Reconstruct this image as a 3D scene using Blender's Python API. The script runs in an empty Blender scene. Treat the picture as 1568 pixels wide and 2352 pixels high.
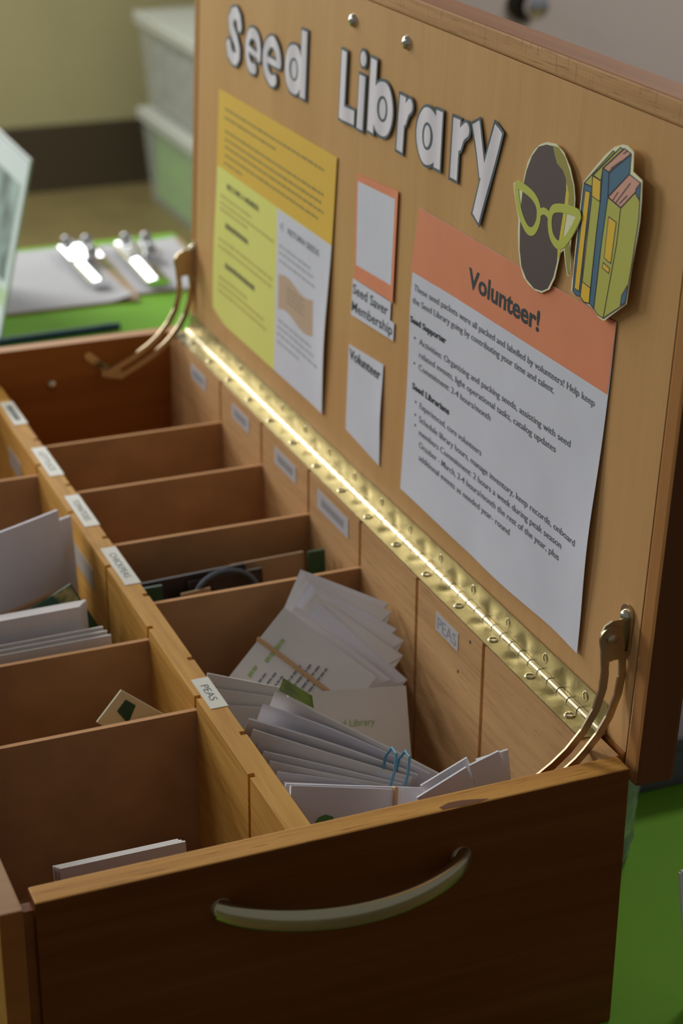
import bpy, bmesh, math, random
import numpy as np
from mathutils import Vector, Matrix
random.seed(7)

# ------------------------------------------------------------------ camera / light / exposure
# All positions below are in millimetres: X along the box end panel, Y along the box, Z up, z=0 at the box rim.
Z0 = 930.0                                   # rim height above the floor
def M(p): return Vector((p[0]/1000.0, p[1]/1000.0, (p[2]+Z0)/1000.0))
scene = bpy.context.scene
COL = scene.collection

CAM = (-177.8035, -854.5227, 620.5154)
ROT = ((0.9245755, -0.38094726, 0.00627078), (-0.15165858, -0.38308089, -0.91117985), (0.34951369, 0.84150355, -0.41196112))
cd = bpy.data.cameras.new('camera'); cam = bpy.data.objects.new('camera', cd); COL.objects.link(cam)
rx, ry, rz = [Vector(r) for r in ROT]
cam.matrix_world = Matrix.Translation(M(CAM)) @ Matrix((rx, -ry, -rz)).transposed().to_4x4()
cd.sensor_fit = 'VERTICAL'; cd.sensor_height = 36.0; cd.sensor_width = 24.0
cd.lens = 4424.43/2352*36.0
cd.clip_start = 0.05; cd.clip_end = 60
cd.dof.use_dof = True; cd.dof.focus_distance = 1.20; cd.dof.aperture_fstop = 7.6
scene.camera = cam

w = bpy.data.worlds.new('world'); scene.world = w; w.use_nodes = True
bg = w.node_tree.nodes['Background']; bg.inputs[0].default_value = (0.93, 0.96, 1.0, 1); bg.inputs[1].default_value = 0.13

def area(name, loc, target, sx, sy, power, color=(1, 0.97, 0.92)):
    l = bpy.data.lights.new(name, 'AREA'); l.shape = 'RECTANGLE'; l.size = sx; l.size_y = sy; l.energy = power; l.color = color
    o = bpy.data.objects.new(name, l); COL.objects.link(o); o.location = M(loc)
    d = M(target)-M(loc); o.rotation_euler = d.to_track_quat('-Z', 'Y').to_euler()
    return o
# daylight from the window high in the back wall, plus dim ceiling troffers 2.7 m above the floor
area('window_daylight', (-1500, 4835, 1180), (-600, 0, 300), 2.0, 1.1, 120, (0.92, 0.96, 1.0))
area('window_daylight_small', (800, 4835, 1060), (500, 0, 400), 1.2, 1.1, 26, (0.92, 0.96, 1.0))
area('ceiling_lamp_back', (-500, 3600, 1770), (-500, 3600, 0), 1.2, 0.5, 85, (1, .98, .95))
area('ceiling_lamp_side', (-1900, 1500, 1770), (-1900, 1500, 0), 0.5, 1.2, 18, (1, .98, .95))
area('ceiling_lamp_right', (2500, 1600, 1770), (2500, 1600, 0), 1.2, 0.5, 32)

vs = scene.view_settings
vs.view_transform = 'Standard'; vs.look = 'None'; vs.exposure = 0.16; vs.gamma = 1.0; vs.use_curve_mapping = False

# ------------------------------------------------------------------ materials
def lin(c):
    c = c/255.0
    return c/12.92 if c <= 0.04045 else ((c+0.055)/1.055)**2.4
def srgb(r, g, b, k=1.0): return tuple(min(0.88, lin(v)*k) for v in (r, g, b))+(1.0,)
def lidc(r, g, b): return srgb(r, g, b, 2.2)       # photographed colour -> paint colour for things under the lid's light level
MATS = {}
def mat(name, color, rough=0.6, metal=0.0, noise=None, bump=0.0, bscale=200.0, trans=0.0, coat=0.0, alpha=1.0, ior=1.45, spec=0.5):
    if name in MATS: return MATS[name]
    m = bpy.data.materials.new(name); m.use_nodes = True; nt = m.node_tree; b = nt.nodes['Principled BSDF']
    b.inputs['Base Color'].default_value = color; b.inputs['Roughness'].default_value = rough; b.inputs['Metallic'].default_value = metal
    b.inputs['Transmission Weight'].default_value = trans; b.inputs['Coat Weight'].default_value = coat; b.inputs['Alpha'].default_value = alpha
    b.inputs['IOR'].default_value = ior; b.inputs['Specular IOR Level'].default_value = spec
    tc = nt.nodes.new('ShaderNodeTexCoord')
    if noise:
        n = nt.nodes.new('ShaderNodeTexNoise'); n.inputs['Scale'].default_value = noise[0]; n.inputs['Detail'].default_value = 4
        nt.links.new(tc.outputs['Object'], n.inputs['Vector'])
        r = nt.nodes.new('ShaderNodeValToRGB'); a = noise[1]
        r.color_ramp.elements[0].position = 0.3; r.color_ramp.elements[1].position = 0.7
        r.color_ramp.elements[0].color = tuple(v*(1-a) for v in color[:3])+(1,); r.color_ramp.elements[1].color = tuple(min(1, v*(1+a)) for v in color[:3])+(1,)
        nt.links.new(n.outputs['Fac'], r.inputs['Fac']); nt.links.new(r.outputs['Color'], b.inputs['Base Color'])
    if bump:
        n2 = nt.nodes.new('ShaderNodeTexNoise'); n2.inputs['Scale'].default_value = bscale; n2.inputs['Detail'].default_value = 3
        nt.links.new(tc.outputs['Object'], n2.inputs['Vector'])
        bp = nt.nodes.new('ShaderNodeBump'); bp.inputs['Strength'].default_value = bump; bp.inputs['Distance'].default_value = 0.002
        nt.links.new(n2.outputs['Fac'], bp.inputs['Height']); nt.links.new(bp.outputs['Normal'], b.inputs['Normal'])
    MATS[name] = m; return m

def wood(name, dark, light, axis, rough=0.5, fine=1.0, streak=0.55, blotch=0.35, bump=0.15, coat=0.0, pores=0.0, saw=False):
    """Long grain along the given axis (0,1,2) in object space."""
    if name in MATS: return MATS[name]
    m = bpy.data.materials.new(name); m.use_nodes = True; nt = m.node_tree; b = nt.nodes['Principled BSDF']
    N = nt.nodes.new; L = nt.links.new
    tc = N('ShaderNodeTexCoord')
    def mp(along, across):
        g = N('ShaderNodeMapping'); s = [across]*3; s[axis] = along; g.inputs['Scale'].default_value = s; L(tc.outputs['Object'], g.inputs['Vector']); return g
    def nz(mapn, scale, detail, dist=0.0):
        n = N('ShaderNodeTexNoise'); n.inputs['Scale'].default_value = scale; n.inputs['Detail'].default_value = detail; n.inputs['Distortion'].default_value = dist
        L(mapn.outputs['Vector'], n.inputs['Vector']); return n
    g1 = nz(mp(3.0*fine, 60.0*fine), 1.0, 5, 0.6)          # broad figure
    g2 = nz(mp(14.0*fine, 520.0*fine), 1.0, 4)             # fine fibres
    g3 = nz(mp(2.5, 7.0), 1.0, 2)                          # blotches
    def sc(n, lo, hi):
        r = N('ShaderNodeMapRange'); r.inputs['From Min'].default_value = 0.25; r.inputs['From Max'].default_value = 0.75
        r.inputs['To Min'].default_value = lo; r.inputs['To Max'].default_value = hi; L(n.outputs['Fac'], r.inputs['Value']); return r
    def add(a, c):
        x = N('ShaderNodeMath'); x.operation = 'ADD'; L(a, x.inputs[0]); L(c, x.inputs[1]); return x.outputs[0]
    rest = max(0.0, 1-streak-blotch)
    f = add(add(sc(g1, 0, streak).outputs[0], sc(g2, 0, rest).outputs[0]), sc(g3, 0, blotch).outputs[0])
    mx = N('ShaderNodeMix'); mx.data_type = 'RGBA'; mx.inputs['A'].default_value = dark; mx.inputs['B'].default_value = light
    L(f, mx.inputs['Factor']); out = mx.outputs['Result']
    if pores:
        p = nz(mp(35.0, 900.0), 1.0, 2)
        cr = N('ShaderNodeValToRGB'); cr.color_ramp.elements[0].position = 0.62; cr.color_ramp.elements[1].position = 0.70
        L(p.outputs['Fac'], cr.inputs['Fac'])
        m2 = N('ShaderNodeMix'); m2.data_type = 'RGBA'; m2.inputs['B'].default_value = tuple(v*0.45 for v in dark[:3])+(1,)
        sx = N('ShaderNodeMath'); sx.operation = 'MULTIPLY'; sx.inputs[1].default_value = pores; L(cr.outputs['Color'], sx.inputs[0])
        L(sx.outputs[0], m2.inputs['Factor']); L(out, m2.inputs['A']); out = m2.outputs['Result']
    if saw:                                               # saw marks across the grain, in patches
        g = N('ShaderNodeMapping'); s = [420.0]*3; s[(axis+1) % 3] = 40.0; g.inputs['Scale'].default_value = s; g.inputs['Rotation'].default_value = (.35, 0, 0); L(tc.outputs['Object'], g.inputs['Vector'])
        p = nz(g, 1.0, 2); cr = N('ShaderNodeValToRGB'); cr.color_ramp.elements[0].position = 0.60; cr.color_ramp.elements[1].position = 0.68; L(p.outputs['Fac'], cr.inputs['Fac'])
        pt = nz(mp(6.0, 40.0), 1.0, 2); m3 = N('ShaderNodeMath'); m3.operation = 'MULTIPLY'; L(cr.outputs['Color'], m3.inputs[0]); L(sc(pt, 0, .9).outputs[0], m3.inputs[1])
        m2 = N('ShaderNodeMix'); m2.data_type = 'RGBA'; m2.inputs['B'].default_value = tuple(v*0.5 for v in dark[:3])+(1,)
        L(m3.outputs[0], m2.inputs['Factor']); L(out, m2.inputs['A']); out = m2.outputs['Result']
    L(out, b.inputs['Base Color'])
    b.inputs['Roughness'].default_value = rough; b.inputs['Coat Weight'].default_value = coat; b.inputs['Coat Roughness'].default_value = 0.25; b.inputs['Specular IOR Level'].default_value = 0.22
    bp = N('ShaderNodeBump'); bp.inputs['Strength'].default_value = bump; bp.inputs['Distance'].default_value = 0.001
    L(g2.outputs['Fac'], bp.inputs['Height']); L(bp.outputs['Normal'], b.inputs['Normal'])
    MATS[name] = m; return m

def C3(r, g, b): return (r, g, b, 1.0)
W_FRONT = wood('front_panel_stain', C3(.115, .028, .003), C3(.23, .068, .008), 0, rough=.45, coat=.05, fine=1.3)
W_FRONT_TOP = wood('worn_panel_edge', C3(.44, .17, .03), C3(.90, .48, .11), 0, rough=.6, fine=2.4, pores=.8, blotch=.3)
W_BACK = wood('back_wall_stain', C3(.26, .08, .016), C3(.46, .17, .036), 0, rough=.5, fine=.8)
W_RIM = wood('rim_edge_wood', C3(.38, .19, .08), C3(.62, .36, .18), 0, rough=.55)
W_SIDE = wood('side_wall_wood', C3(.50, .27, .105), C3(.80, .48, .22), 1, rough=.6, pores=.45, fine=2.2)
W_PINE = wood('pine_divider', C3(.46, .20, .032), C3(.88, .51, .12), 1, rough=.6, fine=2.6, blotch=.25)
W_HARD = mat('hardboard', C3(.49, .275, .125), rough=.85, spec=.15, noise=(30, .12), bump=.05, bscale=600)
W_HARD_EDGE = mat('hardboard_edge', C3(.72, .40, .19), rough=.9, spec=.2)
W_PANEL = wood('lid_panel_ply', C3(.58, .315, .11), C3(.80, .475, .20), 2, rough=.4, coat=.1, fine=.8, streak=.35, blotch=.5, bump=.05)
W_LIDF = wood('lid_frame_wood', C3(.30, .105, .028), C3(.52, .21, .06), 1, rough=.4, coat=.2)
W_LIDE = wood('lid_end_wood', C3(.12, .035, .008), C3(.22, .075, .02), 2, rough=.4, coat=.2, fine=.6)
W_SAWN = wood('sawn_edge_wood', C3(.42, .20, .06), C3(.74, .43, .17), 1, rough=.65, fine=1.8, pores=.6, saw=True)
BRASS = mat('polished_brass', C3(.36, .31, .16), rough=.34, metal=1.0, bump=.3, bscale=45)
BRASS_D = mat('antique_brass', C3(.64, .57, .36), rough=.24, metal=1.0)
PIN = mat('hinge_knuckle_metal', C3(.50, .43, .28), rough=.32, metal=1.0)
STEEL = mat('stay_steel', C3(.58, .47, .30), rough=.35, metal=1.0)
SCREW = mat('screw_metal', C3(.72, .68, .55), rough=.25, metal=1.0)
CHROME = mat('chrome', C3(.85, .86, .87), rough=.12, metal=1.0)
PAPER = mat('white_paper', C3(.755, .775, .84), rough=.75, noise=(25, .03))
PAPER_W = mat('bright_paper', C3(.84, .83, .86), rough=.7)
ENV = [mat('envelope_paper_%s' % n, c, rough=.8, noise=(18, .05)) for n, c in (('white', C3(.78, .75, .75)), ('warm', C3(.76, .72, .68)), ('cool', C3(.75, .73, .78)))]
INK = mat('dark_ink', C3(.035, .05, .055), rough=.7)
INK_G = mat('grey_ink', C3(.30, .31, .32), rough=.7)
CREAM = mat('cream_paper', C3(.78, .74, .55), rough=.7)
# ------------------------------------------------------------------ helpers
ORG = {}                                        # object -> origin (mm) its mesh is relative to
def tag(o, label=None, cat=None, group=None, kind=None):
    if label: o['label'] = label
    if cat: o['category'] = cat
    if group: o['group'] = group
    if kind: o['kind'] = kind
    return o
def thing(name, base, label, cat, group=None):
    o = bpy.data.objects.new(name, None); COL.objects.link(o); o.location = M(base); o.empty_display_size = 0.01
    ORG[o] = tuple(base); return tag(o, label, cat, group)
def obj(name, vf, m, parent=None, smooth=False, base=None, bevel=0.0, fmat=None, kind=None):
    """vf = (verts in world mm, faces). m = material or list. fmat(face)->slot index."""
    v, f = vf
    org = ORG[parent] if parent is not None else (tuple(base) if base is not None else tuple(np.array(v, float).reshape(-1, 3).min(0)))
    me = bpy.data.meshes.new(name)
    me.from_pydata([((p[0]-org[0])/1000.0, (p[1]-org[1])/1000.0, (p[2]-org[2])/1000.0) for p in v], [], [tuple(q) for q in f])
    ms = m if isinstance(m, (list, tuple)) else [m]
    for x in ms: me.materials.append(x)
    bm = bmesh.new(); bm.from_mesh(me)
    bmesh.ops.recalc_face_normals(bm, faces=bm.faces)
    if bevel:
        bmesh.ops.bevel(bm, geom=list(bm.edges), offset=bevel/1000.0, segments=2, profile=0.6, affect='EDGES')
    if fmat:
        bm.normal_update()
        for fc in bm.faces: fc.material_index = fmat(fc)
    if smooth:
        for fc in bm.faces: fc.smooth = True
    bm.to_mesh(me); bm.free()
    if smooth and hasattr(me, 'set_sharp_from_angle'): me.set_sharp_from_angle(angle=math.radians(40))
    o = bpy.data.objects.new(name, me); COL.objects.link(o); ORG[o] = org
    if parent is not None: o.parent = parent
    else: o.location = M(org)
    if kind: o['kind'] = kind
    return o
def join(*vfs):
    V, F = [], []
    for v, f in vfs:
        n = len(V); V += list(v); F += [tuple(i+n for i in q) for q in f]
    return V, F
BF = [(0, 1, 2, 3), (7, 6, 5, 4), (0, 4, 5, 1), (1, 5, 6, 2), (2, 6, 7, 3), (3, 7, 4, 0)]
def box(x0, x1, y0, y1, z0, z1):
    return [(x0, y0, z0), (x1, y0, z0), (x1, y1, z0), (x0, y1, z0), (x0, y0, z1), (x1, y0, z1), (x1, y1, z1), (x0, y1, z1)], BF
def xf(vf, fn): return [tuple(fn(p)) for p in vf[0]], vf[1]
def prism(poly, fn, t0, t1):
    """2-D polygon (a,b) extruded between t0 and t1; fn(a,b,t)->xyz"""
    n = len(poly); v = [fn(a, b, t0) for a, b in poly]+[fn(a, b, t1) for a, b in poly]
    return v, [tuple(range(n))[::-1], tuple(range(n, 2*n))]+[(i, (i+1) % n, n+(i+1) % n, n+i) for i in range(n)]
def frame(d):
    d = Vector(d).normalized(); a = Vector((0, 0, 1)) if abs(d.z) < .9 else Vector((1, 0, 0))
    u = d.cross(a).normalized(); return d, u, d.cross(u)
def cyl(p0, p1, r0, r1=None, n=16):
    r1 = r0 if r1 is None else r1; p0, p1 = Vector(p0), Vector(p1); d, u, v = frame(p1-p0); V = []
    for p, r in ((p0, r0), (p1, r1)):
        for i in range(n):
            a = 2*math.pi*i/n; V.append(tuple(p+(u*math.cos(a)+v*math.sin(a))*r))
    return V, [tuple(range(n))[::-1], tuple(range(n, 2*n))]+[(i, (i+1) % n, n+(i+1) % n, n+i) for i in range(n)]
def lathe(base, axis, prof, n=20):
    """prof = [(r, t)] along axis from base"""
    base = Vector(base); d, u, v = frame(axis); V, F = [], []
    for r, t in prof:
        for i in range(n):
            a = 2*math.pi*i/n; V.append(tuple(base+d*t+(u*math.cos(a)+v*math.sin(a))*r))
    for k in range(len(prof)-1):
        for i in range(n): F.append((k*n+i, k*n+(i+1) % n, (k+1)*n+(i+1) % n, (k+1)*n+i))
    F.append(tuple(range(n))[::-1]); F.append(tuple(range((len(prof)-1)*n, len(prof)*n)))
    return V, F
def tube(path, sec, up=(0, 0, 1), closed=False):
    """sweep section [(a,b)] (a along side, b along up) along path"""
    P = [Vector(p) for p in path]; V, F = [], []; n = 0; k = len(P)
    for i, p in enumerate(P):
        t = (P[(i+1) % k]-P[i-1]) if closed else (P[min(i+1, k-1)]-P[max(i-1, 0)])
        t.normalize(); s = t.cross(Vector(up)).normalized(); q = s.cross(t)
        sc = sec(i/(k-1)) if callable(sec) else sec; n = len(sc)
        for a, b in sc: V.append(tuple(p+s*a+q*b))
    for i in range(k if closed else k-1):
        j = (i+1) % k
        for m_ in range(n): F.append((i*n+m_, i*n+(m_+1) % n, j*n+(m_+1) % n, j*n+m_))
    if not closed: F.append(tuple(range(n))[::-1]); F.append(tuple(range((k-1)*n, k*n)))
    return V, F
def ell(a, b, n=12): return [(a*math.cos(2*math.pi*i/n), b*math.sin(2*math.pi*i/n)) for i in range(n)]
def grid(fn, nu, nv, th=None):
    """surface fn(s,t,o) s,t in 0..1; o = offset along the sheet normal; closed when th given"""
    V = [fn(i/nu, j/nv, 0.0) for j in range(nv+1) for i in range(nu+1)]; w_ = nu+1
    F = [(j*w_+i, j*w_+i+1, (j+1)*w_+i+1, (j+1)*w_+i) for j in range(nv) for i in range(nu)]
    if th is not None:
        n = len(V); V += [fn(i/nu, j/nv, th) for j in range(nv+1) for i in range(nu+1)]
        F += [tuple(n+q for q in reversed(f)) for f in F[:nu*nv]]
        bd = [i for i in range(w_)]+[j*w_+nu for j in range(1, nv+1)]+[nv*w_+i for i in range(nu-1, -1, -1)]+[j*w_ for j in range(nv-1, 0, -1)]
        F += [(bd[k], n+bd[k], n+bd[(k+1) % len(bd)], bd[(k+1) % len(bd)]) for k in range(len(bd))]
    return V, F
# lid coordinates: y along the box, h up the lid from the hinge pin, o = distance proud of the inside face
TILT = math.radians(2.39); XH = 374.5
def lid(y, h, o=0.0): return (XH+h*math.sin(TILT)-o*math.cos(TILT), y, h*math.cos(TILT)+o*math.sin(TILT))

def seg_d(P, a, b):
    a = np.array(a); b = np.array(b); d = b-a; t = np.clip(((P-a)@d)/max(d@d, 1e-9), 0, 1)
    return np.hypot(*(P-a-t[..., None]*d).transpose(2, 0, 1))
def bar_d(P, a, b, hw):
    a = np.array(a, float); b = np.array(b, float); c = (a+b)/2; d = (b-a); L = np.hypot(*d); d = d/L; n = np.array([-d[1], d[0]])
    q = np.stack([np.abs((P-c)@d)-L/2, np.abs((P-c)@n)-hw], -1)
    return np.hypot(*np.maximum(q, 0).transpose(2, 0, 1))+np.minimum(q.max(-1), 0)
def sdf_mesh(fn, bounds, res, put, t0, t1):
    """marching squares of fn(P)<0, extruded t0..t1; put(a,b,t)->xyz"""
    x0, x1, y0, y1 = bounds; nx = int((x1-x0)/res)+2; ny = int((y1-y0)/res)+2
    X, Y = np.meshgrid(x0+np.arange(nx)*res, y0+np.arange(ny)*res, indexing='ij'); P = np.stack([X, Y], -1); D = fn(P)
    D = np.where(np.abs(D) < 1e-4, 1e-4, D)
    vid = {}; pts = []; faces = []
    def vert(key, p):
        if key not in vid: vid[key] = len(pts); pts.append(p)
        return vid[key]
    ins = D < 0
    act = ins[:-1, :-1] | ins[1:, :-1] | ins[1:, 1:] | ins[:-1, 1:]
    for i, j in zip(*np.nonzero(act)):
        cs = [(i, j), (i+1, j), (i+1, j+1), (i, j+1)]; poly = []
        for k in range(4):
            a, b = cs[k], cs[(k+1) % 4]; da, db = D[a], D[b]
            if da < 0: poly.append(vert(a, P[a]))
            if (da < 0) != (db < 0):
                lo, hi = (a, b) if a < b else (b, a); t = D[lo]/(D[lo]-D[hi]); poly.append(vert((lo, hi), P[lo]+(P[hi]-P[lo])*t))
        if len(poly) >= 3: faces.append(poly)
    bm = bmesh.new(); bv = [bm.verts.new((p[0], p[1], 0)) for p in pts]
    for f in faces:
        try: bm.faces.new([bv[k] for k in f])
        except ValueError: pass
    bmesh.ops.dissolve_limit(bm, angle_limit=0.06, verts=list(bm.verts), edges=list(bm.edges))
    bmesh.ops.triangulate(bm, faces=[f for f in bm.faces if len(f.verts) > 4])
    bm.verts.index_update(); V2 = [(v.co.x, v.co.y) for v in bm.verts]; F2 = [[v.index for v in f.verts] for f in bm.faces]
    E2 = [[v.index for v in e.verts] for e in bm.edges if len(e.link_faces) == 1]; bm.free()
    n = len(V2); V = [put(a, b, t0) for a, b in V2]+[put(a, b, t1) for a, b in V2]
    return V, [tuple(reversed(f)) for f in F2]+[tuple(n+k for k in f) for f in F2]+[(a, b, n+b, n+a) for a, b in E2]
_txt = {}
def text2d(s, bold=0.0):
    k = (s, bold)
    if k in _txt: return _txt[k]
    c = bpy.data.curves.new('t', 'FONT'); c.body = s; c.size = 1.0; c.offset = bold; c.resolution_u = 3; c.fill_mode = 'FRONT'
    o = bpy.data.objects.new('t', c); COL.objects.link(o); bpy.context.view_layer.update()
    me = bpy.data.meshes.new_from_object(o.evaluated_get(bpy.context.evaluated_depsgraph_get()))
    v = [(p.co.x, p.co.y) for p in me.vertices]; f = [tuple(p.vertices) for p in me.polygons]
    bpy.data.objects.remove(o); bpy.data.curves.remove(c); bpy.data.meshes.remove(me)
    _txt[k] = (v, f); return v, f
def text(s, put, x0, x1, base, cap=None, bold=0.0):
    """text stretched between x0 and x1 on baseline; cap = cap height (None keeps proportion); put(a,b)->xyz"""
    v, f = text2d(s, bold); xs = [p[0] for p in v]; a, b = min(xs), max(xs); kx = (x1-x0)/(b-a); ky = kx if cap is None else cap/0.727
    return [put(x0+(p[0]-a)*kx, base+p[1]*ky) for p in v], f
def words(put, x0, x1, base, hgt, rnd, wmin=5, wmax=13, gap=1.8):
    """row of unreadable word-shaped marks"""
    out = []; x = x0
    while x < x1-2:
        e = min(x1, x+rnd.uniform(wmin, wmax)); q = [put(x, base), put(e, base), put(e, base+hgt*rnd.uniform(.75, 1)), put(x, base+hgt)]
        out.append((q, [(0, 1, 2, 3)])); x = e+gap
    return join(*out)

# ------------------------------------------------------------------ the room
WALL = mat('olive_wall_paint', srgb(172, 166, 122), rough=.85, noise=(6, .03))
GREYW = mat('grey_door_paint', srgb(206, 192, 186), rough=.6, noise=(5, .02))
FLOOR = mat('brown_vinyl_floor', srgb(112, 100, 62), rough=.45, noise=(9, .12))
BASEB = mat('dark_cove_base', srgb(70, 60, 42), rough=.6)
def struct(name, vf, m, parent=None): 
    o = obj(name, vf, m, parent)
    if parent is None: o['kind'] = 'structure'
    return o
struct('floor', box(-4000, 6000, -3500, 4870, -980, -930), FLOOR)
struct('wall_back', box(-4000, 6000, 4870, 4970, -930, 1900), WALL)
FRM = mat('window_frame_white', C3(.7, .7, .68), rough=.5)
for k, (xa, xb, za, zb) in enumerate(((-2540, -460, 590, 1770), (160, 1440, 470, 1650))):
    struct('window_%d' % (k+1), join(box(xa, xb, 4850, 4870, za, za+40), box(xa, xb, 4850, 4870, zb-40, zb), box(xa, xa+40, 4850, 4870, za+40, zb-40), box(xb-40, xb, 4850, 4870, za+40, zb-40)), FRM)
bb = struct('baseboard_back', box(-4000, 6000, 4856, 4870, -930, -728), BASEB)
wr = struct('wall_right', box(1150, 4200, 2452, 2560, -930, 1500), GREYW)
d1 = struct('door_1', join(box(1290, 2240, 2440, 2452, -925, 1180)), GREYW)
hd = obj('door_handle', lathe((1556, 2440, 3), (0, -1, 0), [(36, 0), (36, 5), (31, 10), (12, 11), (11, 36), (1, 36)], 28), mat('dark_bronze', C3(.06, .05, .045), rough=.35, metal=.8), d1, smooth=True)
obj('door_knob', lathe((1556, 2406, 3), (0, -1, 0), [(10, 0), (16, 3), (23, 9), (25, 17), (22, 25), (13, 30), (1, 31)], 28), mat('brushed_chrome', C3(.80, .80, .82), rough=.22, metal=1.0), hd, smooth=True)

# ------------------------------------------------------------------ table
GREEN = mat('green_tablecloth', srgb(110, 162, 42), rough=.8, spec=.25, noise=(7, .06), bump=.25, bscale=14)
TX0, TX1, TY0, TY1, TZ = -330, 662, -42, 1835, -190
t = thing('folding_table', (TX0, TY0, -930), 'long table under the green tablecloth', 'table')
LEGM = mat('table_leg_grey', C3(.2, .2, .21), rough=.4, metal=.6)
obj('table_top', box(TX0+4, TX1-4, TY0+4, TY1-4, -226, -193), mat('table_laminate', C3(.5, .48, .45), rough=.5), t, bevel=3)
for lx in (TX0+60, TX1-60):
    for ly in (TY0+180, TY1-180): obj('leg', cyl((lx, ly, -226), (lx, ly, -930), 16), LEGM, t)
def cloth():
    nx, ny = 40, 80; r = 9.0; V, F = [], []
    def prof(s, a, b):        # across: skirt - top - skirt
        if s < 0.1: return a-2, -190-170*(0.1-s)/0.1-1
        if s > 0.9: return b+2, -190-170*(s-0.9)/0.1-1
        return a+(b-a)*(s-0.1)/0.8, -190
    for j in range(ny+1):
        yv, zy = prof(j/ny, TY0, TY1)
        for i in range(nx+1):
            xv, zx = prof(i/nx, TX0, TX1); z = min(zx, zy)
            if z < -190.5: 
                wv = 6*math.sin(j*1.7+i*2.1)*(-190-z)/170
                if zx < zy: xv += wv+(4 if xv > 0 else -4)*(-190-z)/170
                else: yv2 = wv
            V.append((xv, yv+(6*math.sin(i*1.9)*(-190-z)/170 if zy < zx else 0), z))
    F = [(j*(nx+1)+i, j*(nx+1)+i+1, (j+1)*(nx+1)+i+1, (j+1)*(nx+1)+i) for j in range(ny) for i in range(nx)]
    return V, F
tc_ = obj('tablecloth', cloth(), GREEN, base=(TX0, TY0, -190), smooth=True)
tag(tc_, 'bright green cloth covering the whole table', 'tablecloth')

# ------------------------------------------------------------------ the seed box
W, TF, L, H = 367.4, 16.8, 873.5, 190.0
XI, XO = 355.2, 369.0                 # right wall inner / outer face
XD0, XD1, ZD = 167.0, 183.1, -30.9    # centre divider
ZF = -160.0                           # inside floor
YS = [175.3, 284.4, 391.0, 500.2, 612.4, 721.5]
YL = [124.6, 231.1, 339.5, 448.2, 557.3, 663.5]
seed = thing('seed_box', (0, 0, -190), 'long stained wooden box with open lid and brass hinge', 'box')
def topmat(fc): return 1 if fc.normal.z > .7 else 0
fp = obj('front_panel', box(0, W, 0, TF, -H, 0), [W_FRONT, W_FRONT_TOP], seed, bevel=1.3, fmat=topmat); fp['label'] = 'dark stained end panel with worn top edge'
obj('left_wall', box(-20.2, -6.8, -2, 890, -H, -1.0), [W_BACK, W_RIM], seed, bevel=1.0, fmat=topmat)
obj('corner_block', box(-6.8, 0.4, 6, 14, -H, -8), W_BACK, seed)
obj('back_wall', box(-6.8, W, L, 890, -H, 0), [W_BACK, W_RIM], seed, bevel=1.0, fmat=topmat)
obj('bottom_panel', box(-6.8, XI, TF, L, -188, ZF), W_HARD, seed)
def notched(x0, x1, left, right, z0, z1, dep=4.0, wd=4.6):
    poly = [(x0, TF)]
    poly += [(x1, TF)]
    for y in sorted(right): poly += [(x1, y-wd/2), (x1-dep, y-wd/2), (x1-dep, y+wd/2), (x1, y+wd/2)]
    poly += [(x1, L), (x0, L)]
    for y in sorted(left, reverse=True): poly += [(x0, y+wd/2), (x0+dep, y+wd/2), (x0+dep, y-wd/2), (x0, y-wd/2)]
    return prism(poly, lambda a, b, z: (a, b, z), z0, z1)
rw = obj('right_wall', notched(XI, XO, YS, [], ZF, -0.4), W_SIDE, seed)
for yv, zv in ((195.7, -8.3), (212.8, -40.1)): obj('nail_hole', cyl((XI-.15, yv, zv), (XI+.2, yv, zv), 1.3, n=10), INK, rw)
cdv = obj('center_divider', notched(XD0, XD1, YL, YS, ZF, ZD), W_PINE, seed)
def hard(fc): return 1 if abs(fc.normal.z) > .7 else 0
for y in YS[2:]: obj('divider', box(XD1-3.6, XI+3.6, y-1.9, y+1.9, ZF, -39), [W_HARD, W_HARD_EDGE], seed, fmat=hard)
for y in (YL[1], YL[2], YL[5]): obj('divider', box(-6.8, XD0+3.6, y-1.9, y+1.9, ZF, -40), [W_HARD, W_HARD_EDGE], seed, fmat=hard)

# sticker labels: on the divider top, reading towards the near end, and on the walls
LABEL = mat('label_tape', C3(.78, .77, .66), rough=.35)
LABEL_G = mat('label_tape_clear', C3(.58, .56, .56), rough=.5)
TAPE_INK = mat('label_ink', C3(.10, .13, .14), rough=.6)
def sticker(parent, put, a0, a1, b0, b1, txt=None, m=LABEL, ink=TAPE_INK, cap=5.4, pad=.16, marks=0):
    base = xf(box(a0, a1, b0, b1, 0, .35), lambda p: put(p[0], p[1], p[2])); parts = [base]; nb = len(base[1])
    if txt: parts.append(text(txt, lambda a, b: put(a, b, .45), a0+(a1-a0)*pad, a1-(a1-a0)*pad, (b0+b1)/2-cap/2, cap))
    elif marks: parts.append(words(lambda a, b: put(a, b, .45), a0+(a1-a0)*pad, a1-(a1-a0)*pad, (b0+b1)/2-cap/2, cap, random.Random(3), 3.2, 5.0, 1.2))
    V, F = join(*parts)
    o = obj('label_sticker', (V, F), [m, ink], parent)
    for k, p in enumerate(o.data.polygons): p.material_index = 0 if k < nb else 1
    return o
for y0, y1, s in ((822, 762, None), (702, 635, 'LETTUCE'), (590, 524.5, 'TOMATOES'), (480.5, 411.5, 'CHICKPEAS'), (254.5, 212, 'PEAS')):
    ex = (XD0+4.6)
    sticker(cdv, lambda a, b, t, y0=y0: (ex+b, y0-a, ZD+.05+t), 0, y0-y1, 0, 12.4, s, marks=0 if s else 1, pad=.17 if s != 'PEAS' else .24, cap=5.6)
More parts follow.
